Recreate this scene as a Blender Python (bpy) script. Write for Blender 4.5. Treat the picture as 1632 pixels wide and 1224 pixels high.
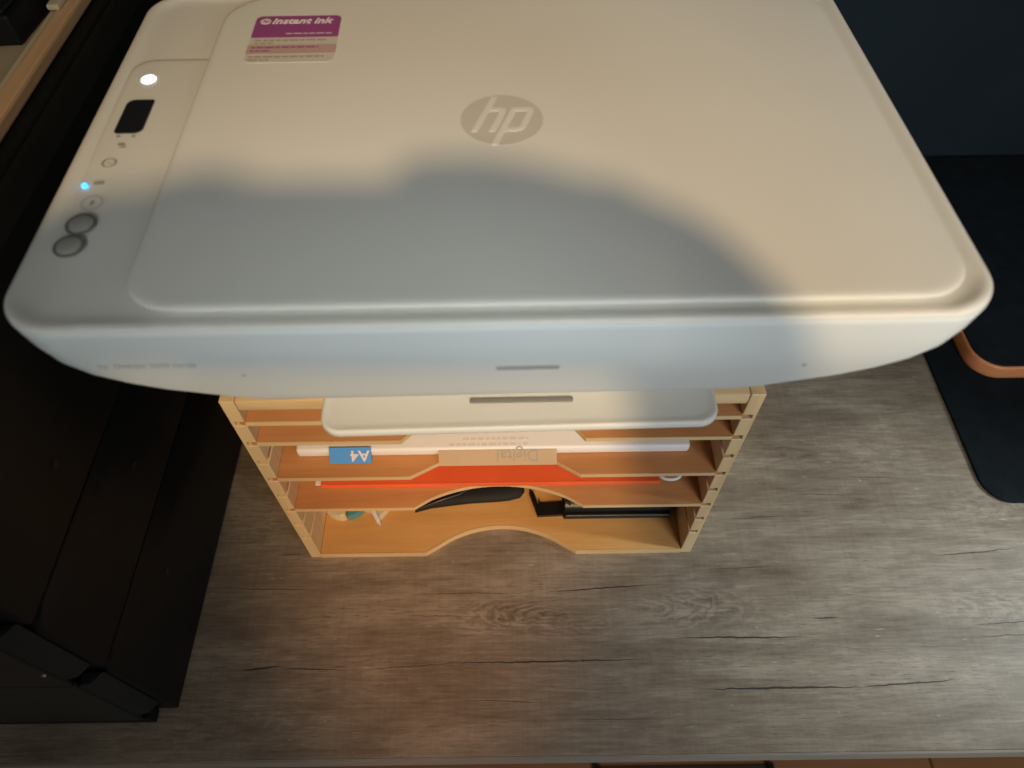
import bpy, bmesh, math, random
from mathutils import Vector, Matrix
random.seed(4)
R = math.radians
S = bpy.context.scene
C = S.collection
for o in list(bpy.data.objects): bpy.data.objects.remove(o)

# ------------------------------------------------------------------ camera
H = .634                                   # the lens is held 63 cm above the desk top
cam = bpy.data.cameras.new('camera'); camo = bpy.data.objects.new('camera', cam); C.objects.link(camo)
cam.sensor_width = 36; cam.lens = 36*1156/1632
cam.clip_start = .01; cam.clip_end = 20
camo.matrix_world = Matrix.Translation((0, 0, H)) @ Matrix.Rotation(R(35.5), 4, 'X') @ Matrix.Rotation(R(-.8), 4, 'Z')
cam.dof.use_dof = True; cam.dof.focus_distance = .56; cam.dof.aperture_fstop = 6.5
S.camera = camo

# ------------------------------------------------------------------ world, lamps, exposure
w = bpy.data.worlds.new('World'); S.world = w; w.use_nodes = True
bg = w.node_tree.nodes['Background']; bg.inputs[0].default_value = (1, .92, .80, 1); bg.inputs[1].default_value = .105
def lamp(name, kind, loc, energy, color, **k):
    l = bpy.data.lights.new(name, kind); l.energy = energy; l.color = color
    for a, b in k.items(): setattr(l, a, b)
    o = bpy.data.objects.new(name, l); C.objects.link(o); o.location = loc; return o
def aim(o, t): o.rotation_euler = (Vector(t)-o.location).to_track_quat('-Z', 'Y').to_euler()
cl = lamp('ceiling_lamp', 'SPOT', (.10, -1.3, 1.75), 136, (1, .70, .38), shadow_soft_size=.055, spot_size=R(20), spot_blend=1.0); aim(cl, (-.012, .275, .36))
fl = lamp('cool_fill_spot', 'SPOT', (.12, -.92, .98), 66, (.95, 1, .98), shadow_soft_size=.20, spot_size=R(37), spot_blend=1.0); aim(fl, (.10, .27, .37))  # unseen cool fill, added to brighten the printer front and lid
f2 = lamp('side_fill_area', 'AREA', (.75, -.95, .80), 9, (.93, .97, 1), size=.6); aim(f2, (.15, .25, .1))  # unseen side fill, added to lift the right of the rack
wl = lamp('warm_fill_spot', 'SPOT', (-.02, -.33, .50), 7.5, (1, .45, .15), shadow_soft_size=.03, spot_size=R(28), spot_blend=1.0); aim(wl, (-.080, .262, .0))  # unseen orange spot, added to warm the desk below the rack
dl = lamp('desk_pool_spot', 'SPOT', (1.35, .05, .72), 58, (.86, .98, 1), shadow_soft_size=.05, spot_size=R(21), spot_blend=1.0); aim(dl, (.36, .25, 0))  # unseen cool spot, added for the bright pool on the right-hand desk
S.view_settings.view_transform = 'Standard'; S.view_settings.look = 'None'
S.view_settings.exposure = 0; S.view_settings.gamma = 1
S.render.engine = 'CYCLES'

# ------------------------------------------------------------------ materials
def mat(name, col, rough=.5, spec=.5, bump=0, bscale=400, var=0, vscale=20, emit=None, es=1, stretch=(1,1,1), metal=0, coat=0):
    m = bpy.data.materials.new(name); m.use_nodes = True; nt = m.node_tree; b = nt.nodes['Principled BSDF']
    b.inputs['Base Color'].default_value = (*col, 1); b.inputs['Roughness'].default_value = rough
    b.inputs['Specular IOR Level'].default_value = spec; b.inputs['Metallic'].default_value = metal
    b.inputs['Coat Weight'].default_value = coat
    tc = nt.nodes.new('ShaderNodeTexCoord'); mp = nt.nodes.new('ShaderNodeMapping'); mp.inputs['Scale'].default_value = stretch
    nt.links.new(tc.outputs['Object'], mp.inputs[0])
    if var:
        n = nt.nodes.new('ShaderNodeTexNoise'); n.inputs['Scale'].default_value = vscale; n.inputs['Detail'].default_value = 6
        nt.links.new(mp.outputs[0], n.inputs[0])
        r = nt.nodes.new('ShaderNodeValToRGB')
        r.color_ramp.elements[0].position = .3; r.color_ramp.elements[1].position = .7
        r.color_ramp.elements[0].color = (*[c*(1-var) for c in col], 1); r.color_ramp.elements[1].color = (*[min(1, c*(1+var)) for c in col], 1)
        nt.links.new(n.outputs[0], r.inputs[0]); nt.links.new(r.outputs[0], b.inputs['Base Color'])
    if bump:
        n = nt.nodes.new('ShaderNodeTexNoise'); n.inputs['Scale'].default_value = bscale; n.inputs['Detail'].default_value = 3
        nt.links.new(mp.outputs[0], n.inputs[0])
        bp = nt.nodes.new('ShaderNodeBump'); bp.inputs['Strength'].default_value = bump; bp.inputs['Distance'].default_value = .0006
        nt.links.new(n.outputs[0], bp.inputs['Height']); nt.links.new(bp.outputs[0], b.inputs['Normal'])
    if emit:
        b.inputs['Emission Color'].default_value = (*emit, 1); b.inputs['Emission Strength'].default_value = es
    return m

def wood(name, col, dark, along='Y', rough=.45, sc=1.0):
    m = mat(name, col, rough); nt = m.node_tree; b = nt.nodes['Principled BSDF']; N = nt.nodes.new; L = nt.links.new
    tc = [n for n in nt.nodes if n.type == 'TEX_COORD'][0]; mp = [n for n in nt.nodes if n.type == 'MAPPING'][0]
    mp.inputs['Scale'].default_value = {'X': (5*sc, 60*sc, 60*sc), 'Y': (60*sc, 5*sc, 60*sc), 'Z': (60*sc, 60*sc, 5*sc)}[along]
    n = N('ShaderNodeTexNoise'); n.inputs['Scale'].default_value = 1; n.inputs['Detail'].default_value = 5; n.inputs['Distortion'].default_value = 1.2
    L(mp.outputs[0], n.inputs[0])
    n2 = N('ShaderNodeTexNoise'); n2.inputs['Scale'].default_value = 7; n2.inputs['Detail'].default_value = 4; L(mp.outputs[0], n2.inputs[0])
    r = N('ShaderNodeValToRGB'); r.color_ramp.elements[0].position = .32; r.color_ramp.elements[1].position = .68
    r.color_ramp.elements[0].color = (*dark, 1); r.color_ramp.elements[1].color = (*col, 1)
    mx = N('ShaderNodeMix'); mx.data_type = 'FLOAT'; mx.inputs[0].default_value = .3; L(n.outputs[0], mx.inputs[2]); L(n2.outputs[0], mx.inputs[3])
    L(mx.outputs[0], r.inputs[0]); L(r.outputs[0], b.inputs['Base Color'])
    bp = N('ShaderNodeBump'); bp.inputs['Strength'].default_value = .15; bp.inputs['Distance'].default_value = .0004
    L(n2.outputs[0], bp.inputs['Height']); L(bp.outputs[0], b.inputs['Normal'])
    return m

white = mat('white_plastic', (.695, .695, .655), .46, .4, bump=.10, bscale=900, var=.015, vscale=9)  # base colour warmed slightly to carry the warm light on the lid
white_cool = mat('white_plastic_cool_light', (.68, .735, .745), .46, .4, bump=.04, bscale=700, var=.012, vscale=8)  # same white plastic, cool light on the front shell tinted into its colour
greyp = mat('grey_mark', (.56, .54, .49), .30, .5, var=.02)
ringm = mat('button_ring_grey', (.17, .17, .16), .5, var=.05)
btn = mat('button_grey', (.40, .39, .36), .45, var=.03)
iconm = mat('icon_ink', (.30, .29, .26), .6, var=.05)
lcd = mat('display_glass', (.012, .014, .018), .12, .6, var=.1)
ledw = mat('lit_white_key', (1, 1, 1), .4, emit=(.82, .84, 1), es=2.4)
ledb = mat('lit_blue_led', (.1, .5, 1), .4, emit=(.03, .38, 1), es=3)
purple = mat('purple_print', (.30, .075, .24), .4, var=.05)
pink = mat('pink_print', (.48, .35, .33), .45, var=.04)
clear = mat('clear_label_film', (.58, .55, .49), .35, var=.02)
textg = mat('grey_print', (.32, .29, .24), .5, var=.05)
stop_m = mat('dark_grey_recess', (.20, .20, .18), .5, var=.03)
bar_m = mat('slot_grey', (.30, .32, .32), .5, var=.03)
texts = mat('soft_grey_print', (.54, .58, .58), .5, var=.03)
paleprint = mat('pale_print', (.83, .82, .81), .5, var=.03)
textw = mat('white_print', (.78, .70, .74), .5, var=.02)
pine_y = wood('pine_front_to_back', (.72, .50, .26), (.58, .36, .16), 'Y')
pine_x = wood('pine_crosswise', (.80, .60, .34), (.68, .46, .22), 'X')
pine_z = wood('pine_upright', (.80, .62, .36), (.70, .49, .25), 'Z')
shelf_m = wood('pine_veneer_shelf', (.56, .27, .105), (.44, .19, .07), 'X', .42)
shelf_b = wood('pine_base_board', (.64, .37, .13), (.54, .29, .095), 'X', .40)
paper = mat('white_paper_wrap', (.88, .87, .86), .5, bump=.05, bscale=120, var=.02)
kraft = mat('kraft_flap', (.52, .37, .23), .6, var=.04)
bluep = mat('blue_label', (.08, .32, .78), .45, var=.05)
redm = mat('red_card', (.86, .14, .045), .42, bump=.1, bscale=500, var=.08)
blackp = mat('black_plastic', (.010, .010, .010), .35, .5, bump=.05, var=.2)
blackm = mat('black_matte', (.014, .015, .015), .7, .3, bump=.3, bscale=700, var=.25, vscale=30)
blackc = mat('black_case', (.0048, .0068, .0075), .55, .3, bump=.25, bscale=900, var=.3, vscale=15)
blacks = mat('black_case_corner', (.011, .015, .015), .55, .4, bump=.2, bscale=900, var=.2)
blackf = mat('black_case_front', (.017, .024, .024), .5, .35, bump=.2, bscale=900, var=.2, vscale=15)
felt = mat('black_desk_mat', (.0075, .0110, .0140), .9, .15, bump=.5, bscale=1400, var=.2, vscale=60)
padm = mat('black_felt_pad', (.0105, .0155, .0200), .9, .15, bump=.5, bscale=1400, var=.2, vscale=60)
navy = mat('navy_wall_paint', (.0135, .0220, .0290), .9, .15, bump=.3, bscale=300, var=.15, vscale=6)
tanw = wood('tan_wood', (.86, .56, .32), (.68, .42, .22), 'Y', .5)
copper = wood('orange_brown_wood', (.80, .32, .14), (.62, .22, .09), 'X', .38)
cream = mat('cream_plastic', (.70, .62, .42), .45, var=.05)
teal = mat('teal_plastic', (.08, .30, .34), .45, var=.05)
steel = mat('steel', (.6, .6, .58), .3, metal=1, var=.05)
edgeb = mat('desk_edge_band', (.30, .27, .23), .55, bump=.2, var=.1, vscale=40, stretch=(1, 8, 8))
skin = mat('skin', (.50, .30, .22), .5, bump=.1, var=.06)
cloth = mat('dark_sweater', (.03, .035, .045), .9, .2, bump=.5, bscale=500, var=.2)
hairm = mat('dark_hair', (.02, .014, .01), .6, bump=.8, bscale=300, var=.3, stretch=(1, 1, .1))
phonem = mat('phone_shell', (.02, .02, .024), .25, var=.1)

def desk_material():
    m = bpy.data.materials.new('grey_oak_laminate'); m.use_nodes = True; nt = m.node_tree; b = nt.nodes['Principled BSDF']
    N = nt.nodes.new; L = nt.links.new
    def val(x, sock):
        if hasattr(x, 'is_linked') or hasattr(x, 'links'): L(x, sock)
        else: sock.default_value = x
    def mth(op, a, c=0., d=None, clamp=False):
        n = N('ShaderNodeMath'); n.operation = op; n.use_clamp = clamp; val(a, n.inputs[0]); val(c, n.inputs[1])
        if d is not None: val(d, n.inputs[2])
        return n.outputs[0]
    def ss(x, a, c):
        n = N('ShaderNodeMapRange'); n.interpolation_type = 'SMOOTHSTEP'; val(x, n.inputs[0]); n.inputs[1].default_value = a; n.inputs[2].default_value = c
        return n.outputs[0]
    tc = N('ShaderNodeTexCoord'); P = tc.outputs['Object']
    sp = N('ShaderNodeSeparateXYZ'); L(P, sp.inputs[0]); X, Y = sp.outputs[0], sp.outputs[1]
    def noise(scale, stretch=(1, 1, 1), detail=4, rough=.5, dist=0, off=0):
        mp = N('ShaderNodeMapping'); mp.inputs['Scale'].default_value = stretch; mp.inputs['Location'].default_value = (off, off*.7, 0); L(P, mp.inputs[0])
        n = N('ShaderNodeTexNoise'); n.inputs['Scale'].default_value = scale; n.inputs['Detail'].default_value = detail
        n.inputs['Roughness'].default_value = rough; n.inputs['Distortion'].default_value = dist; L(mp.outputs[0], n.inputs[0]); return n.outputs[0]
    broad = noise(13, (.45, 1.5, 1), 5, .65, .8)
    band = noise(1, (3.5, 55, 1), 5, .6, .8, 3)
    fine = noise(1, (28, 420, 1), 4, .65, .3, 7)
    pores = noise(1, (70, 900, 1), 2, .5, 0, 2)
    cross = noise(1, (260, 14, 1), 3, .6, .6, 5)
    blotch = noise(40, (.6, 1.5, 1), 5, .7, 0, 9)
    wob = mth('MULTIPLY', mth('SUBTRACT', noise(1, (22, 22, 1), 3, .5, 0, 1), .5), .0075)
    wob2 = mth('MULTIPLY', mth('SUBTRACT', noise(1, (120, 60, 1), 3, .6, 0, 4), .5), .0022)
    Yw = mth('ADD', Y, mth('ADD', wob, wob2))
    # cathedral figure: stretched rings round a few hearts
    fig = 0.
    figm = 0.
    rough_w = noise(1, (45, 70, 1), 3, .6, 1.0, 13)
    for cx, cy, rx, ry, fr, am, mxo in [(.030, .2035, .075, .019, 30., 1.9, -.035), (.070, .196, .10, .020, 34., .9, -.04), (.105, .2080, .085, .024, 34., 1.5, .055), (.37, .205, .08, .024, 26., 1.2, .05), (.42, .30, .12, .03, 30., .9, .05), (-.24, .30, .16, .03, 30., .7, .05), (-.30, .12, .14, .02, 30., .7, .06), (.26, .36, .15, .03, 30., .7, .06)]:
        dx = mth('DIVIDE', mth('SUBTRACT', X, cx), rx); dy = mth('DIVIDE', mth('SUBTRACT', Yw, cy), ry)
        d = mth('SQRT', mth('ADD', mth('MULTIPLY', dx, dx), mth('MULTIPLY', dy, dy)))
        wv = mth('SINE', mth('ADD', mth('MULTIPLY', d, fr), mth('MULTIPLY', rough_w, 19.)))
        wv = mth('SUBTRACT', wv, .3)
        dxm = mth('DIVIDE', mth('SUBTRACT', X, cx+mxo), rx*.85)
        dm_ = mth('SQRT', mth('ADD', mth('MULTIPLY', dxm, dxm), mth('MULTIPLY', dy, dy)))
        mk = mth('MULTIPLY', mth('SUBTRACT', 1., ss(dm_, .35, 1.05)), am)
        fig = mth('ADD', fig, mth('MULTIPLY', wv, mk))
    t = mth('ADD', mth('MULTIPLY', broad, 1.25), mth('MULTIPLY', band, .48))
    t = mth('ADD', t, mth('MULTIPLY', fine, .70)); t = mth('ADD', t, mth('MULTIPLY', cross, .22)); t = mth('ADD', t, mth('MULTIPLY', blotch, .35))
    chip = noise(1, (38, 210, 1), 5, .7, .6, 17)
    t = mth('ADD', t, mth('MULTIPLY', mth('SUBTRACT', chip, .5), .65))
    for cx, cy, rx, ry, am in [(.115, .2060, .060, .015, .19), (.185, .1990, .040, .012, .05), (.39, .209, .085, .016, .20), (-.06, .205, .08, .012, .10), (.20, .168, .10, .012, -.22), (.20, .24, .07, .012, -.12)]:  # pale knots also brighten the lit pool in colour; negative ones paint shade
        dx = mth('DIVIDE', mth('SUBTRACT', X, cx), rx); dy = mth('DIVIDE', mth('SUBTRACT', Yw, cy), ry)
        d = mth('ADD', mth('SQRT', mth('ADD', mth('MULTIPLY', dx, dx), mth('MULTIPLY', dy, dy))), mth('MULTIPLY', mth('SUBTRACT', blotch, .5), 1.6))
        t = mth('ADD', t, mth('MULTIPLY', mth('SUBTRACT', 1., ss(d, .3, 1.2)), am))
    t = mth('ADD', t, mth('MULTIPLY', fig, .10))
    r = N('ShaderNodeValToRGB'); e = r.color_ramp.elements
    e[0].position = .39; e[0].color = (.135, .098, .066, 1); e[1].position = .63; e[1].color = (.350, .290, .220, 1)
    e2 = e.new(.52); e2.color = (.235, .188, .138, 1)
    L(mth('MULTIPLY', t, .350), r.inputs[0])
    # short dark pores
    pm = ss(pores, .61, .70)
    pm = mth('MULTIPLY', pm, ss(broad, .45, .60))
    # pale flecks
    fk = mth('MULTIPLY', ss(noise(1, (75, 520, 1), 3, .65, .5, 11), .62, .74), ss(blotch, .48, .62))
    # long cracks (x0,y0,x1,y1,half width mm)
    cr = [(-.2648, .2314, -.1715, .2284, .45), (-.1009, .2234, .0248, .2240, .35), (.0200, .2238, .1375, .2303, .75), (.1282, .1823, .2529, .1817, .95),
          (-.2340, .1600, -.1960, .1632, .9), (-.2060, .1625, -.1381, .1591, .5), (-.1381, .1591, -.04, .1645, .4), (-.0747, .1640, .1254, .1653, .8), (.1437, .1408, .2981, .1405, 1.1), (.2781, .1402, .372, .1460, .8),
          (.3783, .2521, .4687, .2599, .6), (.3948, .1898, .4503, .1925, .5), (.3147, .3351, .3999, .3323, .4), (.3963, .1797, .4558, .1818, .4),
          (.2559, .1977, .2832, .1979, .7), (-.10, .205, -.03, .203, .35), (-.22, .262, -.19, .263, .4), (.20, .292, .26, .295, .5), (.26, .318, .33, .315, .4), (.17, .243, .24, .245, .35), (-.05, .135, .03, .132, .3), (.04, .118, .12, .119, .3)]
    crk = 0.
    for x0, y0, x1, y1, hw in cr:
        u = mth('DIVIDE', mth('SUBTRACT', X, x0), x1-x0)
        yl = mth('ADD', y0, mth('MULTIPLY', u, y1-y0))
        dd = mth('ABSOLUTE', mth('SUBTRACT', mth('ADD', mth('ADD', Y, wob2), mth('MULTIPLY', wob, .35)), yl))
        tp = mth('MULTIPLY', mth('MULTIPLY', u, mth('SUBTRACT', 1., u)), 4., None, True)
        wd = mth('MULTIPLY', tp, hw*.001)
        mk = mth('DIVIDE', mth('SUBTRACT', wd, dd), hw*.00035, None, True)
        crk = mth('MAXIMUM', crk, mk)
    dk = mth('MAXIMUM', mth('MULTIPLY', crk, .93), mth('MULTIPLY', pm, .55))
    mx = N('ShaderNodeMix'); mx.data_type = 'RGBA'; L(dk, mx.inputs[0]); L(r.outputs[0], mx.inputs[6]); mx.inputs[7].default_value = (.020, .016, .012, 1)
    mx2 = N('ShaderNodeMix'); mx2.data_type = 'RGBA'; L(mth('MULTIPLY', fk, .75), mx2.inputs[0]); L(mx.outputs[2], mx2.inputs[6]); mx2.inputs[7].default_value = (.55, .52, .46, 1)
    L(mx2.outputs[2], b.inputs['Base Color'])
    b.inputs['Roughness'].default_value = .48; b.inputs['Specular IOR Level'].default_value = .4
    bp = N('ShaderNodeBump'); bp.inputs['Strength'].default_value = .35; bp.inputs['Distance'].default_value = .0005
    hgt = mth('SUBTRACT', mth('MULTIPLY', fine, .8), mth('MULTIPLY', dk, 1.5)); L(hgt, bp.inputs['Height']); L(bp.outputs[0], b.inputs['Normal'])
    return m

# ------------------------------------------------------------------ mesh helpers
def thing(name, label, cat, loc, rz=0, group=None):
    o = bpy.data.objects.new(name, None); C.objects.link(o); o.empty_display_size = .02
    o.location = loc; o.rotation_euler = (0, 0, rz); o['label'] = label; o['category'] = cat
    if group: o['group'] = group
    return o
def root_inv(p):
    while p.parent: p = p.parent
    return (Matrix.Translation(p.location) @ p.rotation_euler.to_matrix().to_4x4()).inverted()
def obj(name, bm, m, parent=None, smooth=False, label=None, local=False):
    """link the bmesh as one mesh object; its coordinates are world ones unless local"""
    bmesh.ops.recalc_face_normals(bm, faces=bm.faces)
    if parent is not None and not local: bm.transform(root_inv(parent))
    me = bpy.data.meshes.new(name); bm.to_mesh(me); bm.free()
    for p in me.polygons: p.use_smooth = bool(smooth)
    if smooth:
        try: me.set_sharp_from_angle(angle=R(smooth if smooth is not True else 35))
        except Exception: pass
    me.materials.append(m)
    o = bpy.data.objects.new(name, me); C.objects.link(o)
    if parent is not None: o.parent = parent
    if label: o['label'] = label
    return o
def struct(name, bm, m, **k):
    o = obj(name, bm, m, **k); o['kind'] = 'structure'; return o
def box(x0, x1, y0, y1, z0, z1, bev=0, seg=2, bm=None):
    b = bmesh.new(); r = bmesh.ops.create_cube(b, size=1)
    for v in b.verts: v.co = Vector((x0+(v.co.x+.5)*(x1-x0), y0+(v.co.y+.5)*(y1-y0), z0+(v.co.z+.5)*(z1-z0)))
    if bev: bmesh.ops.bevel(b, geom=list(b.edges), offset=bev, segments=seg, affect='EDGES', profile=.5)
    return merge(bm, b)
def merge(bm, b):
    if bm is None: return b
    me = bpy.data.meshes.new('tmp'); b.to_mesh(me); b.free(); bm.from_mesh(me); bpy.data.meshes.remove(me); return bm
def prism(pts, a, b_, axis='Z', bev=0, seg=2, bm=None):
    """outline extruded along an axis"""
    def P(p, t):
        if axis == 'Z': return (p[0], p[1], t)
        if axis == 'Y': return (p[0], t, p[1])
        return (t, p[0], p[1])
    b = bmesh.new(); lo = [b.verts.new(P(p, a)) for p in pts]; hi = [b.verts.new(P(p, b_)) for p in pts]
    b.faces.new(lo[::-1]); b.faces.new(hi); n = len(pts)
    for i in range(n): b.faces.new((lo[i], lo[(i+1) % n], hi[(i+1) % n], hi[i]))
    bmesh.ops.recalc_face_normals(b, faces=b.faces)
    if bev: bmesh.ops.bevel(b, geom=[e for e in b.edges if e.calc_face_angle(0) > R(25)], offset=bev, segments=seg, affect='EDGES', profile=.5)
    return merge(bm, b)
def rrect(x0, x1, y0, y1, r, n=8):
    rs = r if isinstance(r, (tuple, list)) else (r,)*4      # front-left, front-right, back-right, back-left
    out = []
    for (cx, cy, a0), q in zip(((x0, y0, 180), (x1, y0, 270), (x1, y1, 0), (x0, y1, 90)), rs):
        ox = cx+q if cx == x0 else cx-q; oy = cy+q if cy == y0 else cy-q
        for i in range(n+1):
            a = R(a0+90*i/n); out.append((ox+q*math.cos(a), oy+q*math.sin(a)))
    return out
def loft(loops, cap=(True, True), bm=None):
    b = bmesh.new(); vs = [[b.verts.new(p) for p in lp] for lp in loops]; n = len(loops[0])
    for s, t in zip(vs, vs[1:]):
        for i in range(n): b.faces.new((s[i], s[(i+1) % n], t[(i+1) % n], t[i]))
    if cap[0]: b.faces.new(vs[0][::-1])
    if cap[1]: b.faces.new(vs[-1])
    return merge(bm, b)
def disc(cx, cy, z0, z1, r, n=32, bev=0, ry=None, bm=None):
    return prism([(cx+r*math.cos(2*math.pi*i/n), cy+(ry or r)*math.sin(2*math.pi*i/n)) for i in range(n)], z0, z1, bev=bev, bm=bm)
def ring(cx, cy, z0, z1, r0, r1, n=32, bm=None):
    b = bmesh.new(); v = []
    for rr, z in ((r0, z0), (r0, z1), (r1, z1), (r1, z0)):
        v.append([b.verts.new((cx+rr*math.cos(2*math.pi*i/n), cy+rr*math.sin(2*math.pi*i/n), z)) for i in range(n)])
    for k in range(4):
        s, t = v[k], v[(k+1) % 4]
        for i in range(n): b.faces.new((s[i], s[(i+1) % n], t[(i+1) % n], t[i]))
    return merge(bm, b)
def tube(pts, rad, n=10, bm=None):
    b = bmesh.new(); pts = [Vector(p) for p in pts]; rings = []
    rs = rad if isinstance(rad, (list, tuple)) else [rad]*len(pts)
    for i, p in enumerate(pts):
        d = (pts[min(i+1, len(pts)-1)]-pts[max(i-1, 0)]).normalized(); u = d.orthogonal().normalized() if i == 0 else (u-d*u.dot(d)).normalized(); v = d.cross(u)
        rings.append([b.verts.new(p+(u*math.cos(2*math.pi*k/n)+v*math.sin(2*math.pi*k/n))*rs[i]) for k in range(n)])
    for s, t in zip(rings, rings[1:]):
        for k in range(n): b.faces.new((s[k], s[(k+1) % n], t[(k+1) % n], t[k]))
    b.faces.new(rings[0][::-1]); b.faces.new(rings[-1]); return merge(bm, b)
def text(name, s, m, parent, M4, size, depth=.00012, shear=0, align='LEFT', sx=1, bold=0):
    """lettering as flat raised print: M4 places the text plane in world space"""
    cu = bpy.data.curves.new('t', 'FONT'); cu.body = s; cu.size = size; cu.extrude = depth; cu.shear = shear; cu.align_x = align; cu.align_y = 'CENTER'; cu.offset = bold
    t = bpy.data.objects.new('t', cu); C.objects.link(t); dg = bpy.context.evaluated_depsgraph_get(); dg.update()
    me = bpy.data.meshes.new_from_object(t.evaluated_get(dg)); bm = bmesh.new(); bm.from_mesh(me); bpy.data.meshes.remove(me)
    bpy.data.objects.remove(t); bpy.data.curves.remove(cu)
    bm.transform(M4 @ Matrix.Diagonal((sx, 1, 1, 1)))
    return obj(name, bm, m, parent)

# ------------------------------------------------------------------ the setting: desk, wall, floor
DF, DB = .093, .80
b = box(-1.1, 1.3, DF, DB+.05, -.024, 0, bev=.0012)
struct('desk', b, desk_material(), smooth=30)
struct('desk_edge', box(-1.1, 1.3, DF-.0022, DF-.0002, -.0235, -.0012), edgeb)
struct('wall', box(-1.6, 1.8, DB, DB+.10, .0004, 1.6), navy)
floor = struct('floor', box(-1.6, 1.8, -2.0, DB, -.78, -.75), edgeb)
floor_m = wood('brown_floor_board', (.42, .20, .09), (.28, .12, .05), 'X', .4, .25)
for j in range(5):
    for i in range(3):
        x0 = -1.6+i*1.15-(j % 2)*.5
        obj('floor_board', box(max(-1.6, x0), min(1.8, x0+1.147), .26-(j+1)*.14, .26-j*.14-.002, -.7495, -.74, bev=.001), floor_m, floor)

# ------------------------------------------------------------------ wooden letter tray rack
OX, OF, OH, OD, HW = -.0125, .2597, .2545, .33, .174
rack = thing('letter_rack', 'pale wooden letter rack with four shelves standing on the desk under the printer', 'letter rack', (OX, OF+OD/2, 0))
TH = .0095; slots = [.2283-.0261*k for k in range(8)]   # slot mid heights from the top
def side(sgn):
    xi = HW-TH; pts = [(HW, 0), (HW, OH), (xi, OH)]
    for z in slots: pts += [(xi, z+.0026), (xi+.0070, z+.0026), (xi+.0070, z-.0026), (xi, z-.0026)]
    pts += [(xi, 0)]
    pts = [(OX+sgn*x, z) for x, z in pts]
    return prism(pts, OF, OF+OD, 'Y', bev=.0004, seg=1)
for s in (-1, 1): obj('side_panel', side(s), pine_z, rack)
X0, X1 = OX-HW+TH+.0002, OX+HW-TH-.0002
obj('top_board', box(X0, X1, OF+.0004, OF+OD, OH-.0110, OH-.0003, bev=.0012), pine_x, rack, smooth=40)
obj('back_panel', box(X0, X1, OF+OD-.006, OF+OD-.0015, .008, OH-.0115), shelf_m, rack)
def cut_outline(kind, x0, x1, yf, yb, dep=.024):
    a = OX+.0005; hw = .0685; pts = [(x0, yf)]
    if kind == 'flat': pts += [(a-.0655, yf), (a-.0440 if dep < .02 else a-.0420, yf+dep), (a+.044, yf+dep), (a+.0625, yf)]
    else:
        pts += [(a-hw, yf)]
        c = .0115; pts += [(a-hw+.0135, yf+.0085)]
        n = 16; w = hw-.0135
        # circular arc between the ends of the two short bevels
        s = dep-.0085; rad = (w*w+s*s)/(2*s); cy = yf+dep-rad; a0 = math.asin(w/rad)
        for i in range(1, n): t = -a0+2*a0*i/n; pts.append((a+rad*math.sin(t), cy+rad*math.cos(t)))
        pts += [(a+hw-.0135, yf+.0085), (a+hw, yf)]
    return pts+[(x1, yf), (x1, yb), (x0, yb)]
for k, kind, dep in ((0, 'flat', .024), (1, 'flat', .024), (3, 'flat', .0118), (5, 'arc', .0205)):
    z = slots[k]
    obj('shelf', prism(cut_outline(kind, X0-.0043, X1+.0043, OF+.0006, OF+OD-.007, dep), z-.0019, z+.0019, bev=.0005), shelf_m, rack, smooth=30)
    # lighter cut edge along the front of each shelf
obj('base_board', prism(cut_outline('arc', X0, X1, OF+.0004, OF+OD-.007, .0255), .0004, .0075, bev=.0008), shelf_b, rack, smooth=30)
# front edging strips (pale end grain) follow the front line of each shelf
def edging(kind, x0, x1, yf, dep, z0, z1, name='front_edge'):
    o1 = cut_outline(kind, x0, x1, yf, yf+1, dep)[:-2]
    o2 = [(p[0], p[1]-.0007) for p in o1]
    return obj(name, prism(o2+o1[::-1], z0, z1), pine_x, rack)
for k, kind, dep in ((0, 'flat', .024), (1, 'flat', .024), (3, 'flat', .0118), (5, 'arc', .0205)):
    edging(kind, X0, X1, OF+.0006-.0002, dep, slots[k]-.0020, slots[k]+.0020)
edging('arc', X0, X1, OF+.0004-.0002, .0255, .0003, .0077)

# contents of the rack
SH = lambda k: slots[k]+.0019
z = SH(3)+.0003
ream = thing('paper_pack', 'thin white wrapped pack of paper with a blue size label on the third shelf', 'paper pack', (OX, .42, z))
obj('wrapper', box(-.164, .134, .2775, .56, z, z+.0095, bev=.0025, seg=3), paper, ream, smooth=40)
def flap(name, x0, x1, ya, za, yb, zb_, th, m, parent):
    n = Vector((0, -(za-zb_), (ya-yb))).normalized()*-1
    n = Vector((0, -(za-zb_), ya-yb)).normalized()
    return obj(name, loft([[(x, ya, za), (x, yb, zb_), (x, yb+n.y*th, zb_+n.z*th), (x, ya+n.y*th, za+n.z*th)] for x in (x0, x1)]), m, parent)
flap('size_label', -.1385, -.1068, .2795, z+.0112, .2718, z+.0006, .0006, bluep, ream)
flap('wrapper_flap', -.0560, .0330, .2775, z+.0078, .2680, z+.0008, .0004, kraft, ream)
def flapM(x, ya, za, yb, zb_, f, lift): 
    d = Vector((0, yb-ya, zb_-za)); n = Vector((0, -(za-zb_), ya-yb)).normalized(); p = Vector((x, ya, za))+d*f+n*lift
    X_ = Vector((-1, 0, 0)); Y_ = d.normalized(); Z_ = X_.cross(Y_)
    return Matrix.Translation(p) @ Matrix((X_, Y_, Z_)).transposed().to_4x4()
def upright(x, y, z, tilt, spin=0): return Matrix.Translation((x, y, z)) @ Matrix.Rotation(R(spin), 4, 'Z') @ Matrix.Rotation(R(tilt), 4, 'X')
text('lettering', 'A4', textw, ream, flapM(-.1155, .2795, z+.0112, .2718, z+.0006, .5, .0008), .0125, align='CENTER', bold=.0002)
random.seed(9)
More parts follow.
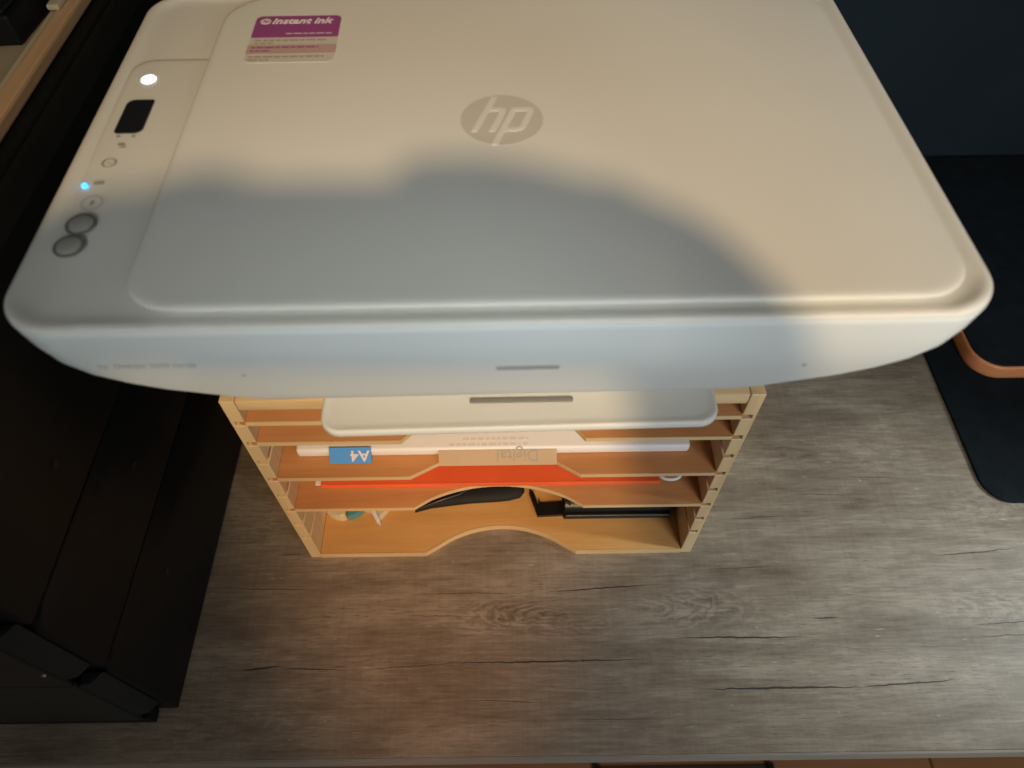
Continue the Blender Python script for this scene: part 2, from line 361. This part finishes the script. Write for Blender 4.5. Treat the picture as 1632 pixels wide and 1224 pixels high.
for yy, xa_, xb_ in ((.2812, -.048, .012), (.2862, -.038, .012)):
    bm_ = None; x = xa_
    while x < xb_:
        w_ = random.uniform(.002, .006); bm_ = box(x, min(xb_, x+w_), yy-.0013, yy+.0013, z+.0094, z+.0096, bm=bm_); x += w_+.0014
    obj('small_print', bm_, paleprint, ream)
text('lettering', 'Digital', textg, ream, flapM(.0035, .2775, z+.0078, .2680, z+.0008, .36, .0006), .0125, align='CENTER')
z = SH(5)+.0003
fol = thing('folder', 'flat red card folder lying on the fourth shelf above the hole punch', 'folder', (OX, .42, z))
obj('cover', box(-.158, .120, .2785, .57, z+.0030, z+.0044, bev=.0006), redm, fol)
obj('cover', box(-.158, .120, .2785, .57, z, z+.0014, bev=.0006), redm, fol)
obj('spine', box(-.152, .1205, .2780, .2801, z-.0001, z+.0045, bev=.0006), redm, fol)
obj('pages', box(-.1625, .116, .2802, .568, z+.0014, z+.0030), paper, fol)
z = SH(5)+.0003
clip = thing('plastic_loop', 'small white rounded plastic loop beside the red folder', 'loop', (.1275, .285, z))
pts = []
for i in range(17):
    a = R(180+180*i/16); pts.append((.1285+.0085*math.cos(a), .2800+.0050*math.sin(a)+.004, z+.006))
obj('band', tube([(.120, .292, z+.006)]+pts+[(.137, .292, z+.006)], .0016, 8), paper, clip, smooth=60)
obj('plate', box(.121, .136, .285, .296, z, z+.0045, bev=.001), paper, clip)

# bottom compartment
zb = .0079
strap = thing('glasses_case', 'long dark rounded pouch lying in the middle of the bottom compartment', 'pouch', (-.03, .32, zb))
o = []
path = [(-.092, .3005, .004), (-.078, .3065, .006), (-.060, .3115, .0085), (-.040, .3155, .0105), (-.018, .3180, .012), (-.004, .3188, .0115), (.006, .3188, .0085), (.0105, .3190, .003)]
lo = []
for x, y, r in path: lo.append([(x, y+r*math.cos(2*math.pi*k/14), zb+.006+.006*min(1, r/.008)*math.sin(2*math.pi*k/14)) for k in range(14)])
obj('shell', loft(lo), blackm, strap, smooth=60)
obj('flap', tube([(-.088, .300, zb+.008), (-.070, .3055, zb+.0115), (-.052, .3115, zb+.0125), (-.04, .318, zb+.012)], [.0012, .0020, .0020, .001], 8), blackp, strap, smooth=60)

hp = thing('hole_punch', 'black hole punch with a sliding paper guide on the right of the bottom compartment', 'hole punch', (.095, .31, zb))
obj('base', box(.046, .146, .290, .345, zb, zb+.006, bev=.0012), blackp, hp, smooth=40)
obj('lever', loft([[(x, .2925+yy, zb+.0065+zz) for yy, zz in ((0, 0), (0, .006), (.003, .0105), (.010, .0125), (.040, .0135), (.048, .011), (.050, .0))] for x in (.0475, .0490, .143, .1447)]), blackp, hp, smooth=50)
obj('edge_bar', tube([(.048, .2903, zb+.0085), (.144, .2903, zb+.0085)], .0028, 10), blackp, hp, smooth=60)
obj('rivet', disc(.0515, .2965, zb+.0182, zb+.0190, .0011, 12), steel, hp)
obj('paper_guide', prism([(.022, .2925), (.048, .2935), (.048, .3070), (.0255, .3055), (.0245, .3095), (.0232, .3090), (.0236, .3030), (.0190, .3180), (.0155, .3210), (.0150, .3160)], zb, zb+.0035, bev=.0004), blackp, hp)
obj('guide_rail', box(.033, .062, .318, .3225, zb+.002, zb+.006, bev=.0005), blackp, hp)

tape = thing('tape_roll', 'cream and teal roll lying at the left end of the bottom compartment', 'tape roll', (-.160, .311, zb))
def wedge(a0, a1, r, z0, z1, cx, cy, n=10):
    return prism([(cx, cy)]+[(cx+r*math.cos(R(a0+(a1-a0)*i/n)), cy+r*math.sin(R(a0+(a1-a0)*i/n))) for i in range(n+1)], z0, z1, bev=.0005)
obj('rim', wedge(150, 278, .020, zb, zb+.011, -.160, .3115), cream, tape)
obj('divider', box(-.1605, -.1560, .2925, .312, zb, zb+.0125, bev=.0005), cream, tape)
obj('core', wedge(278, 390, .0195, zb, zb+.009, -.1565, .3115), teal, tape)
cor = thing('correction_tape', 'cream correction tape with a white nozzle beside the teal roll', 'correction tape', (-.128, .305, zb))
obj('shell', prism([(-.150, .330), (-.147, .309), (-.141, .3005), (-.131, .2965), (-.1245, .2905), (-.1215, .2945), (-.1165, .3010), (-.108, .3080), (-.105, .332)], zb, zb+.008, bev=.0012), cream, cor)
obj('nozzle', prism([(-.1365, .3060), (-.1305, .2925), (-.1270, .2870), (-.1232, .2845), (-.1235, .2885), (-.1290, .2985), (-.1310, .3065)], zb+.003, zb+.0105, bev=.0007), paper, cor)
obj('wheel', disc(-.1225, .3035, zb+.0078, zb+.0090, .0016, 14), teal, cor)

# ------------------------------------------------------------------ the printer
PO = Vector((-.0055, .33, OH)); PT = R(.3)
pr = thing('printer', 'white inkjet printer with scanner lid standing on top of the wooden rack', 'printer', PO, PT)
SHEAR = Matrix(((1, -.0166, 0, 0), (0, 1, 0, 0), (0, 0, 1, 0), (0, 0, 0, 1)))   # the lid is a hair out of square
PM = Matrix.Translation(PO) @ Matrix.Rotation(PT, 4, 'Z') @ SHEAR
PI_ = PM.inverted()
def L2(x, y):                     # world x,y on the lid -> printer's own frame
    v = PI_ @ Vector((x, y, .4)); return v.x, v.y
def zl(z): return z-OH
def sect(z, hw, yf, yb, r, n=10, bow=0):
    p = rrect(-hw-.0022, hw-.0022, yf, yb, r, n)
    out = []
    for x, y in p:
        if y < (yf+yb)/2: y = y-bow*(1-(x/hw)**2)
        out.append((x, y, zl(z)))
    return out
def pobj(name, bm, m, parent=None, smooth=35, label=None):
    bm.transform(SHEAR); return obj(name, bm, m, parent or pr, smooth=smooth, label=label, local=True)
HWL = .2135
lower = [(.2550, .134, -.058, .130, .012, 0), (.2580, .138, -.062, .136, .014, 0), (.2750, .140, -.064, .140, .016, 0), (.2990, .140, -.066, .142, .018, 0),
         (.3160, .134, -.082, .145, .022, 0), (.3203, .130, -.104, .146, .024, 0)]
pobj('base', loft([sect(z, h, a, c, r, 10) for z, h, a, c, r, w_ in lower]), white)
bowl = [(.3205, .128, -.108, .146, .026), (.3214, .138, -.1125, .148, .028), (.3240, .1485, -.1142, .149, .028), (.3285, .1610, -.1157, .150, .028), (.3350, .1745, -.1178, .150, .028), (.3430, .1880, -.1208, .150, .027),
        (.3525, .1995, -.1240, .150, .026), (.3630, .2075, -.1275, .150, .025), (.3740, .2122, -.1302, .150, .024), (.3860, .2148, -.1318, .150, .024), (.3950, .2153, -.1324, .150, .0235), (.3982, .2155, -.1327, .150, .0235), (.3989, .2150, -.1322, .149, .023)]
pobj('front_shell', loft([[(x, y, z+min(0, x)*.018*max(0, (.385-q[0])/.06)) for x, y, z in sect(*q, n=14)] for q in bowl]), white_cool, smooth=50)
pobj('seam', loft([sect(.3975, .2146, -.1317, .1480, .0225), sect(.3994, .2146, -.1317, .1480, .0225)]), ringm, smooth=False)
YB = .1500
def sst(x, a, c): t = max(0, min(1, (x-a)/(c-a))); return t*t*(3-2*t)
prof = [(.3990, .0003), (.3991, .0001), (.3992, 0.), (.3994, .0001), (.3995, .0005), (.3996, .0014), (.3996, .0030), (.3996, .0045), (.3996, .0062), (.3996, .0085), (.3996, .0120), (.3996, .0170)]
rim = [0, 0, 0, .0010, .0024, .0034, .0037, .0034, .0024, .0011, .0003, 0]
def frame_loop(z, d, rm):
    out = []
    for x, y, zz in sect(z, .2155-d, -.1325+d, YB-d, max(.0235-d*.8, .006), 16):
        a = max(sst(abs(x+.0022), .175, .205), sst(y, .10, .14)*.6) if y < 0 or y > .1 else 1.
        a *= 1. if x > 0 else .55
        out.append((x, y, zz+rm*a))
    return out
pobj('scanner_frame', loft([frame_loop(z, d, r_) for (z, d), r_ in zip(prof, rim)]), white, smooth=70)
# control strip on the left: a shallow plate with a rounded far end
def A(x, y): return x, y+.0166*x
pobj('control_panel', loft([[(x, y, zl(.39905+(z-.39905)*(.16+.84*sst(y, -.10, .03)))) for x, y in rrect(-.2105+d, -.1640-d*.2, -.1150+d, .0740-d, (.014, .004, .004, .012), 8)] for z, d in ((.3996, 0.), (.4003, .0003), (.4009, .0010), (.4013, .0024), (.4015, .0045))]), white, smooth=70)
# raised flat lid
lx0, lx1, ly0, ly1 = -.1638, .2010, -.1262, .1345
lidprof = [(.3990, .0046), (.4034, .0044), (.4042, .0016), (.4050, .0003), (.4054, 0.), (.4059, .0002), (.4064, .0009), (.4067, .0022), (.4068, .0045)]
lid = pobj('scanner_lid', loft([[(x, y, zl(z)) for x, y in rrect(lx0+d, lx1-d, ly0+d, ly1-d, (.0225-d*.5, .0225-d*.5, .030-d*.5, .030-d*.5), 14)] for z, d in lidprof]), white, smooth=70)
pobj('hinge_cover', box(-.158, -.118, .1360, .1440, zl(.4000), zl(.4060), bev=.002), greyp)
pobj('paper_support', box(-.125, .125, .1505, .158, zl(.335), zl(.405), bev=.003), white)

# round emblem with the two slanted letters standing in the ground colour
ecx, ecy = A(.0022, .0011)
er = .0215; zt = zl(.4068)
emb = pobj('emblem', disc(ecx, ecy, zt-.0006, zt+.00012, er, 64), greyp, smooth=False)
def stroke(pts, w_, z0, z1, bm):
    """one polyline of constant width, in unit-circle coordinates, slanted"""
    P = [Vector((p[0], p[1])) for p in pts]; Lf, Rt = [], []
    for i, p in enumerate(P):
        d1 = (P[i]-P[i-1]).normalized() if i else (P[1]-P[0]).normalized()
        d2 = (P[i+1]-P[i]).normalized() if i < len(P)-1 else d1
        t = (d1+d2).normalized(); nn = Vector((-t.y, t.x)); k = w_/2/max(.4, nn.dot(Vector((-d1.y, d1.x))))
        Lf.append(p+nn*k); Rt.append(p-nn*k)
    out = [(ecx+er*(q.x+.36*q.y), ecy+er*q.y) for q in Lf+Rt[::-1]]
    return prism(out, z0, z1, bm=bm)
lt = None
lt = stroke([(-.50, -.47), (-.50, .93)], .15, zt, zt+.0003, lt)
lt = stroke([(-.50, .40), (-.20, .40), (-.11, .36), (-.08, .26), (-.08, -.47)], .15, zt, zt+.00032, lt)
lt2 = stroke([(.16, -.985), (.16, .47)], .15, zt, zt+.0003, None)
lt2 = stroke([(.16, .40), (.48, .40), (.57, .36), (.60, .26), (.60, -.27), (.57, -.37), (.48, -.41), (.16, -.41)], .15, zt, zt+.00032, lt2)
pobj('letter', lt, white, emb, smooth=False); pobj('letter', lt2, white, emb, smooth=False)

# sticker near the far left corner of the lid
sx0, sy1 = A(-.1428, .1105); sx1 = sx0+.0510
st = pobj('sticker', prism(rrect(sx0, sx1, sy1-.0500, sy1, .004, 5), zt, zt+.0002), clear, smooth=False)
pobj('purple_band', prism(rrect(sx0, sx1, sy1-.0240, sy1, (.0004, .0004, .004, .004), 5), zt+.0002, zt+.0004), purple, st, smooth=False)
pobj('pink_band', prism(rrect(sx0-.0002, sx1+.0002, sy1-.0415, sy1-.0320, .001, 3), zt+.0002, zt+.00035), pink, st, smooth=False)
lg = pobj('small_emblem', disc(sx0+.0060, sy1-.0062, zt+.0004, zt+.0005, .0032, 24), textw, st, smooth=False)
def LM(x, y, z): return PM @ Matrix.Translation((x, y, z))
text('lettering', 'instant ink', textw, pr, LM(sx0+.0100, sy1-.0062, zt+.00055), .0084, shear=.25, bold=.00018)
text('lettering', 'hp', purple, pr, LM(sx0+.0062, sy1-.0062, zt+.00060), .0042, shear=.3, align='CENTER')
def words(y, x0, x1, h, m, z, parent):
    bm = None; x = x0
    while x < x1:
        w_ = random.uniform(.0022, .0058); bm = box(x, min(x+w_, x1), y-h/2, y+h/2, z, z+.00008, bm=bm); x += w_+.0009
    pobj('small_print', bm, m, parent, smooth=False)
words(sy1-.0200, sx0+.020, sx1-.004, .0010, clear, zt+.0004, st)
words(sy1-.0270, sx0+.003, sx1-.006, .0014, textg, zt+.0002, st)
words(sy1-.0300, sx0+.003, sx0+.014, .0012, textg, zt+.0002, st)
words(sy1-.0348, sx0+.002, sx1-.010, .0015, purple, zt+.00035, st)
words(sy1-.0385, sx0+.002, sx0+.014, .0013, purple, zt+.00035, st)
words(sy1-.0445, sx0+.002, sx1-.006, .0014, textg, zt+.0002, st)
words(sy1-.0475, sx0+.002, sx0+.014, .0012, textg, zt+.0002, st)

# controls on the left strip
zc = zl(.4015)
def ctl(px, py): return L2(px, py)
x, y = A(-.1966, .0555); pobj('lit_key', disc(x, y, zc-.001, zc+.0005, .0041, 28, bev=.0003), ledw)
x, y = A(-.1952, .0208)
pobj('display', prism(rrect(x-.0073, x+.0073, y-.0148, y+.0148, (.0016, .0045, .0016, .0045), 6), zc-.0005, zc+.0002), lcd, smooth=False)
for dx in (-.004, .004): pobj('display_mark', box(x+dx-.0008, x+dx+.0008, y-.0185, y-.0170, zc, zc+.0001), iconm)
pobj('display_mark', box(x-.0022, x+.0010, y-.0252, y-.0235, zc, zc+.0001), iconm); pobj('display_mark', box(x-.001, x+.0022, y-.0275, y-.0262, zc, zc+.0001), btn)
x, y = A(-.1979, -.0187); k = pobj('icon', ring(x, y, zc, zc+.0001, .0030, .0036, 24), btn); pobj('icon_mark', box(x-.0012, x+.0012, y-.0003, y+.0003, zc, zc+.0001), btn, k)
x, y = A(-.1986, -.0343); pobj('icon', box(x-.0020, x+.0024, y-.0012, y+.0012, zc, zc+.0001), btn)
x, y = A(-.2057, -.0354); pobj('blue_light', disc(x+.0007, y, zl(.4004), zl(.4018), .0014, 20, bev=.0004), ledb)
x, y = A(-.1972, -.0492); pobj('icon', prism([(x-.0004, y-.0022), (x+.0010, y+.0006), (x+.0004, y+.0022), (x-.0008, y)], zc, zc+.0001), iconm, smooth=False)
pobj('icon', ring(x, y, zc, zc+.00008, .0048, .0052, 24), btn)
for px, py in ((-.1978, -.0640), (-.1987, -.0786)):
    x, y = A(px, py)
    b_ = pobj('button', disc(x, y, zc-.001, zc+.0006, .0056, 36, bev=.0004), btn); pobj('button_ring', ring(x, y, zc-.0005, zc+.0003, .0058, .0071, 36), ringm, b_)

# front shell: finger bar, screw dots and the model lettering
def fy(z):                       # front face position at height z (own frame)
    for (z0, h0, y0, *_), (z1, h1, y1, *_) in zip(bowl, bowl[1:]):
        if z0 <= z <= z1: return y0+(y1-y0)*(z-z0)/(z1-z0)
    return -.135
def fpt(px_x, z):
    return px_x, fy(z), zl(z)
x0, _ = L2(-.0073, .2); x1, _ = L2(.0224, .2); zz = .3640
pobj('finger_bar', prism(rrect(x0, x1, zl(zz)-.0016, zl(zz)+.0014, .0013, 4), fy(zz)-.0005, fy(zz)+.003, 'Y'), bar_m, smooth=False)
for wx in (-.1257, .1376):
    x, _ = L2(wx, .2); pobj('pin_mark', prism([(x+.0011*math.cos(a), zl(.3610)+.0016*math.sin(a)) for a in [i*math.pi/6 for i in range(12)]], fy(.361)-.0004, fy(.361)+.002, 'Y'), btn, smooth=False)
x, _ = L2(-.1865, .2); tl = math.degrees(math.atan2(.0032, .011))
MT = PM @ Matrix.Translation((x, fy(.3740)-.0009, zl(.3740))) @ Matrix.Rotation(R(90-tl*.3), 4, 'X')
text('lettering', 'hp', texts, pr, MT, .0046)
MT = PM @ Matrix.Translation((x+.0072, fy(.3740)-.0009, zl(.3740))) @ Matrix.Rotation(R(90-tl*.3), 4, 'X')
text('lettering', 'DeskJet 2600 series', texts, pr, MT, .0046)

# output tray
tx0, ty0 = L2(-.1150, .2245); tx1, ty1 = L2(.1245, .2245)
tprof = [(.2640, .0012), (.2646, .0003), (.2654, 0.), (.2678, 0.), (.2692, .0005), (.2698, .0014), (.2697, .0024), (.2690, .0042), (.2687, .0070)]
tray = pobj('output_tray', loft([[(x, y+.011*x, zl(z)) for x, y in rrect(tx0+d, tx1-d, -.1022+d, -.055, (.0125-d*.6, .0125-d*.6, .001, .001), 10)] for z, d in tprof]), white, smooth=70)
xa, _ = L2(-.0260, .25); xb, _ = L2(.0370, .25)
pobj('paper_stop', prism(rrect(xa, xb, -.0836, -.0800, .0012, 5), zl(.2676), zl(.2700), bev=.0006), stop_m, tray)
pobj('foot', box(-.13, -.11, -.05, -.03, 0, .0008), blackp); pobj('foot', box(.11, .13, -.05, -.03, 0, .0008), blackp)

# ------------------------------------------------------------------ black unit at the left, the tray on it
un = thing('storage_case', 'tall black plastic case with grooved side panels standing left of the wooden rack', 'case', (-.44, .42, 0))
obj('body', box(-.62, -.2985, .1235, .74, .004, .3600, bev=.002), blackc, un)
def sidep(z0, z1, n0=True):
    y0 = .131
    o_ = [(y0, z0), (.74, z0), (.74, z1), (y0+.014, z1), (y0+.004, z1-.005), (y0, z1-.014)]
    return prism(o_, -.2983, -.2745, 'X', bev=.0015)
for z0, z1 in ((.003, .1295), (.1305, .2195), (.2205, .3600)): obj('side_panel', sidep(z0, z1), blackc, un, smooth=30)
for z0, z1 in ((.016, .1250), (.1270, .2300), (.2320, .358)):
    obj('front_panel', box(-.615, -.2950, .1195, .1233, z0, z1, bev=.0012), blackf, un)
    obj('corner_strip', prism([(-.2948, .1205), (-.2860, .1225), (-.2800, .1305), (-.2948, .1305)], z0+.012, z1-.004, bev=.0008), blacks, un)
obj('plinth', box(-.615, -.2905, .1210, .1305, .0005, .0155, bev=.001), blackc, un)
obj('screw', prism([(-.2975+.0015*math.cos(i*.524), .158+.0015*math.sin(i*.524)) for i in range(12)], .1183, .1197, 'Y'), steel, un)
for yy, zz in ((.216, .255), (.26, .175), (.215, .085)): obj('rivet', prism([(yy+.003*math.cos(i*.524), zz+.003*math.sin(i*.524)) for i in range(12)], -.2747, -.2738, 'X'), blackf, un)

wt = thing('wooden_tray', 'tan wooden tray with a raised rim on top of the black case', 'tray', (-.46, .53, .3605))
obj('rim', box(-.3230, -.3100, .30, .76, .3606, .3700, bev=.002), tanw, wt)
obj('rim', box(-.62, -.3232, .30, .313, .3606, .3700, bev=.002), tanw, wt)
obj('lip', box(-.3275, -.3232, .3132, .76, .3620, .3685, bev=.0008), cream, wt)
obj('tray_floor', box(-.62, -.3277, .3132, .76, .3606, .3640), mat('beige_board', (.52, .41, .27), .6, bump=.1, var=.06), wt)
bb = thing('small_black_box', 'small black box lying inside the tan wooden tray', 'box', (-.46, .56, .3642))
obj('box_body', prism([(-.60, .465), (-.3345, .4850), (-.329, .58), (-.60, .60)], .3643, .3850, bev=.002), blackc, bb)
obj('lid', prism([(-.60, .4655), (-.3365, .4865), (-.331, .579), (-.60, .599)], .3852, .3900, bev=.0015), blackp, bb)
kn = thing('wooden_peg', 'small pale wooden peg standing on the tan tray rim beside the black box', 'peg', (-.3225, .55, .3702))
obj('stem', box(-.3270, -.3180, .5200, .5340, .3702, .3745, bev=.0015), cream, kn)

# ------------------------------------------------------------------ desk mat and stand at the right
dm = obj('desk_mat', prism(rrect(.4525, 1.28, .3035, .799, (.026, .026, .001, .001), 10), .0004, .0034, bev=.0010), felt, smooth=30)
dm['label'] = 'large black desk mat with a rounded corner lying on the right of the desk'; dm['category'] = 'desk mat'
sd = thing('monitor_stand', 'low stand with orange brown wooden rim and black top on the desk mat', 'stand', (.8, .6, .0036))
obj('board', loft([[(x, y, z) for x, y in rrect(.4890+d, 1.2-d, .4480+d, .797-d, .030-d*.5, 10)] for z, d in ((.0037, .001), (.0046, 0), (.0080, 0), (.0190, 0), (.0206, .0006), (.0212, .0018))]), copper, sd, smooth=60)
obj('top_pad', prism(rrect(.4912, 1.198, .4502, .795, .028, 10), .0212, .0236, bev=.0010), padm, sd, smooth=30)

# ------------------------------------------------------------------ below the desk edge
rug = thing('floor_tray', 'dark low tray with black rim on the floor below the desk edge', 'tray', (.28, .10, -.74))
obj('tray_base', box(.13, .43, -.06, .182, -.7395, -.735), mat('dark_brown', (.05, .025, .018), .5, var=.2), rug)
obj('rim', box(.128, .140, -.07, .186, -.7395, -.728, bev=.002), blackp, rug); obj('rim', box(.418, .430, -.07, .186, -.7395, -.728, bev=.002), blackp, rug)
sh = obj('paper_sheet', box(-.37, -.115, -.03, .1835, -.7395, -.7385), paper); sh['label'] = 'white sheet of paper lying on the floor below the desk edge'; sh['category'] = 'paper'

# ------------------------------------------------------------------ the person taking the picture (behind the lens)
Mc = camo.matrix_world.to_3x3(); RT, UP, BK = Mc @ Vector((1, 0, 0)), Mc @ Vector((0, 1, 0)), Mc @ Vector((0, 0, 1))
O = Vector((0, 0, H))
def ph(r, u, n): return O+RT*r+UP*u+BK*n
ph1 = thing('smartphone', 'dark smartphone held level in both hands above the desk', 'phone', ph(0, 0, .008))
def slab(outline, n0, n1, bev):
    b_ = prism(outline, n0, n1, bev=bev)
    b_.transform(Matrix.Translation(O) @ Matrix((RT, UP, BK)).transposed().to_4x4()); return b_
obj('shell', slab(rrect(-.112, .068, -.068, .0080, .009, 6), .004, .0125, .002), phonem, ph1, smooth=40)
obj('screen', slab(rrect(-.108, .064, -.064, .0040, .006, 6), .0126, .0129, 0), lcd, ph1)
def skinned(name, verts, edges, rad, m, parent=None, sub=2):
    me = bpy.data.meshes.new(name); me.from_pydata([tuple(v) for v in verts], edges, []); me.materials.append(m)
    o = bpy.data.objects.new(name, me); C.objects.link(o)
    if parent: o.parent = parent
    sk = o.modifiers.new('s', 'SKIN'); sk.use_smooth_shade = True
    for i, r in enumerate(rad): me.skin_vertices[0].data[i].radius = (r, r) if not isinstance(r, tuple) else r
    me.skin_vertices[0].data[0].use_root = True
    sb = o.modifiers.new('u', 'SUBSURF'); sb.levels = sub; sb.render_levels = sub
    return o
def build_person():
    px = .06
    V, E_, Rr = [], [], []
    def add(p, r, par=None):
        V.append(Vector(p)); Rr.append(r)
        if par is not None: E_.append((par, len(V)-1))
        return len(V)-1
    pel = add((px-.02, -.52, -.02), (.15, .11)); wa = add((px-.01, -.52, .14), (.13, .10), pel); ch = add((px, -.49, .36), (.15, .11), wa)
    up = add((px+.015, -.46, .585), (.13, .085), ch); ne = add((px+.09, -.45, .685), .050, up); nk = add((px+.16, -.43, .74), .046, ne)
    for s, r0, hand_u, el, wdx in ((-1, -.112, -.022, (-.27, -.34, .42), .060), (1, .088, -.046, (.24, -.30, .32), .022)):
        sh_ = add((px+.01+s*.175, -.45, .632), .062, up); e = add(el, .048, sh_)
        wr = ph(r0+s*wdx, hand_u-.045, .030); f = add(Vector(el).lerp(wr, .5), .046 if s > 0 else .041, e); w_ = add(wr, .040 if s > 0 else .031, f)
        pl = add(ph(r0+s*(.014 if s > 0 else .046), hand_u-.005, .022), .036 if s > 0 else .032, w_)
        if s > 0:
            a1 = add(ph(.090, -.026, .021), .017, pl); a2 = add(ph(.072, -.014, .019), .0135, a1); a2b = add(ph(.054, -.004, .018), .0090, a2)
            a3 = add(ph(.032, .0055, .016), .0070, a2b); a4 = add(ph(.006, .0108, .0135), .0068, a3); a5 = add(ph(-.028, .0102, .0125), .0060, a4)
        else: add(ph(-.152, -.015, .022), .021, pl)
        for i in range(1 if s > 0 else 0, 4):
            bx = ph(r0-s*.002, hand_u+.024-i*.016, .020)
            k1 = add(bx, .0085, pl); k2 = add(ph(r0-s*.020, hand_u+.024-i*.017, .0215), .0078, k1)
            k3 = add(ph(r0-s*(.034-.003*abs(i-1)), hand_u+.022-i*.017, .0205), .0068, k2)
        t1 = add(ph(r0+s*.004, hand_u-.038, .028), .011, pl); t2 = add(ph(r0-s*.018, hand_u-.030, .0225), .009, t1)
    return V, E_, Rr
PV, PE, PR = build_person()
prs = skinned('person', PV, PE, PR, cloth)
prs['label'] = 'person in a dark sweater leaning over the desk with a phone in both hands'; prs['category'] = 'person'
hb = bmesh.new(); bmesh.ops.create_uvsphere(hb, u_segments=32, v_segments=24, radius=1)
hc = Vector((.265, -.40, .845))
for v in hb.verts:
    x, y, z = v.co; r_ = 1-.18*max(0, -z)
    q = Vector((x*.076*r_, y*.094, z*.118))
    if y > .5 and abs(x) < .22 and -.35 < z < .2: q.y += .018*(1-abs(x)/.22)*(1-abs(z+.15)/.4)       # nose
    if y > .5 and abs(z-.05) < .15 and .25 < abs(x) < .6: q.y -= .006                                 # eye sockets
    if y > .4 and abs(z+.55) < .06 and abs(x) < .35: q.y += .004                                      # lips
    v.co = hc+q
head = obj('head', hb, skin, prs, smooth=60)
for s in (-1, 1):
    obj('ear', disc(0, 0, 0, .008, .014, 16, ry=.026, bev=.003), skin, prs).matrix_local = Matrix.Translation(hc+Vector((s*.076, 0, -.01))) @ Matrix.Rotation(R(90), 4, 'Y')
    eb = bmesh.new(); bmesh.ops.create_uvsphere(eb, u_segments=12, v_segments=8, radius=.011); eb.transform(Matrix.Translation(hc+Vector((s*.031, .076, .005)))); obj('eye', eb, paper, prs, smooth=60)
hh = bmesh.new(); bmesh.ops.create_uvsphere(hh, u_segments=32, v_segments=20, radius=1)
for v in hh.verts:
    x, y, z = v.co; lim = .35 if y > .2 else -.35
    if z < lim: z = lim-(lim-z)*.05
    v.co = hc+Vector((x*.083, y*.102-.004, z*.128+.004))
obj('hair', hh, hairm, prs, smooth=60)
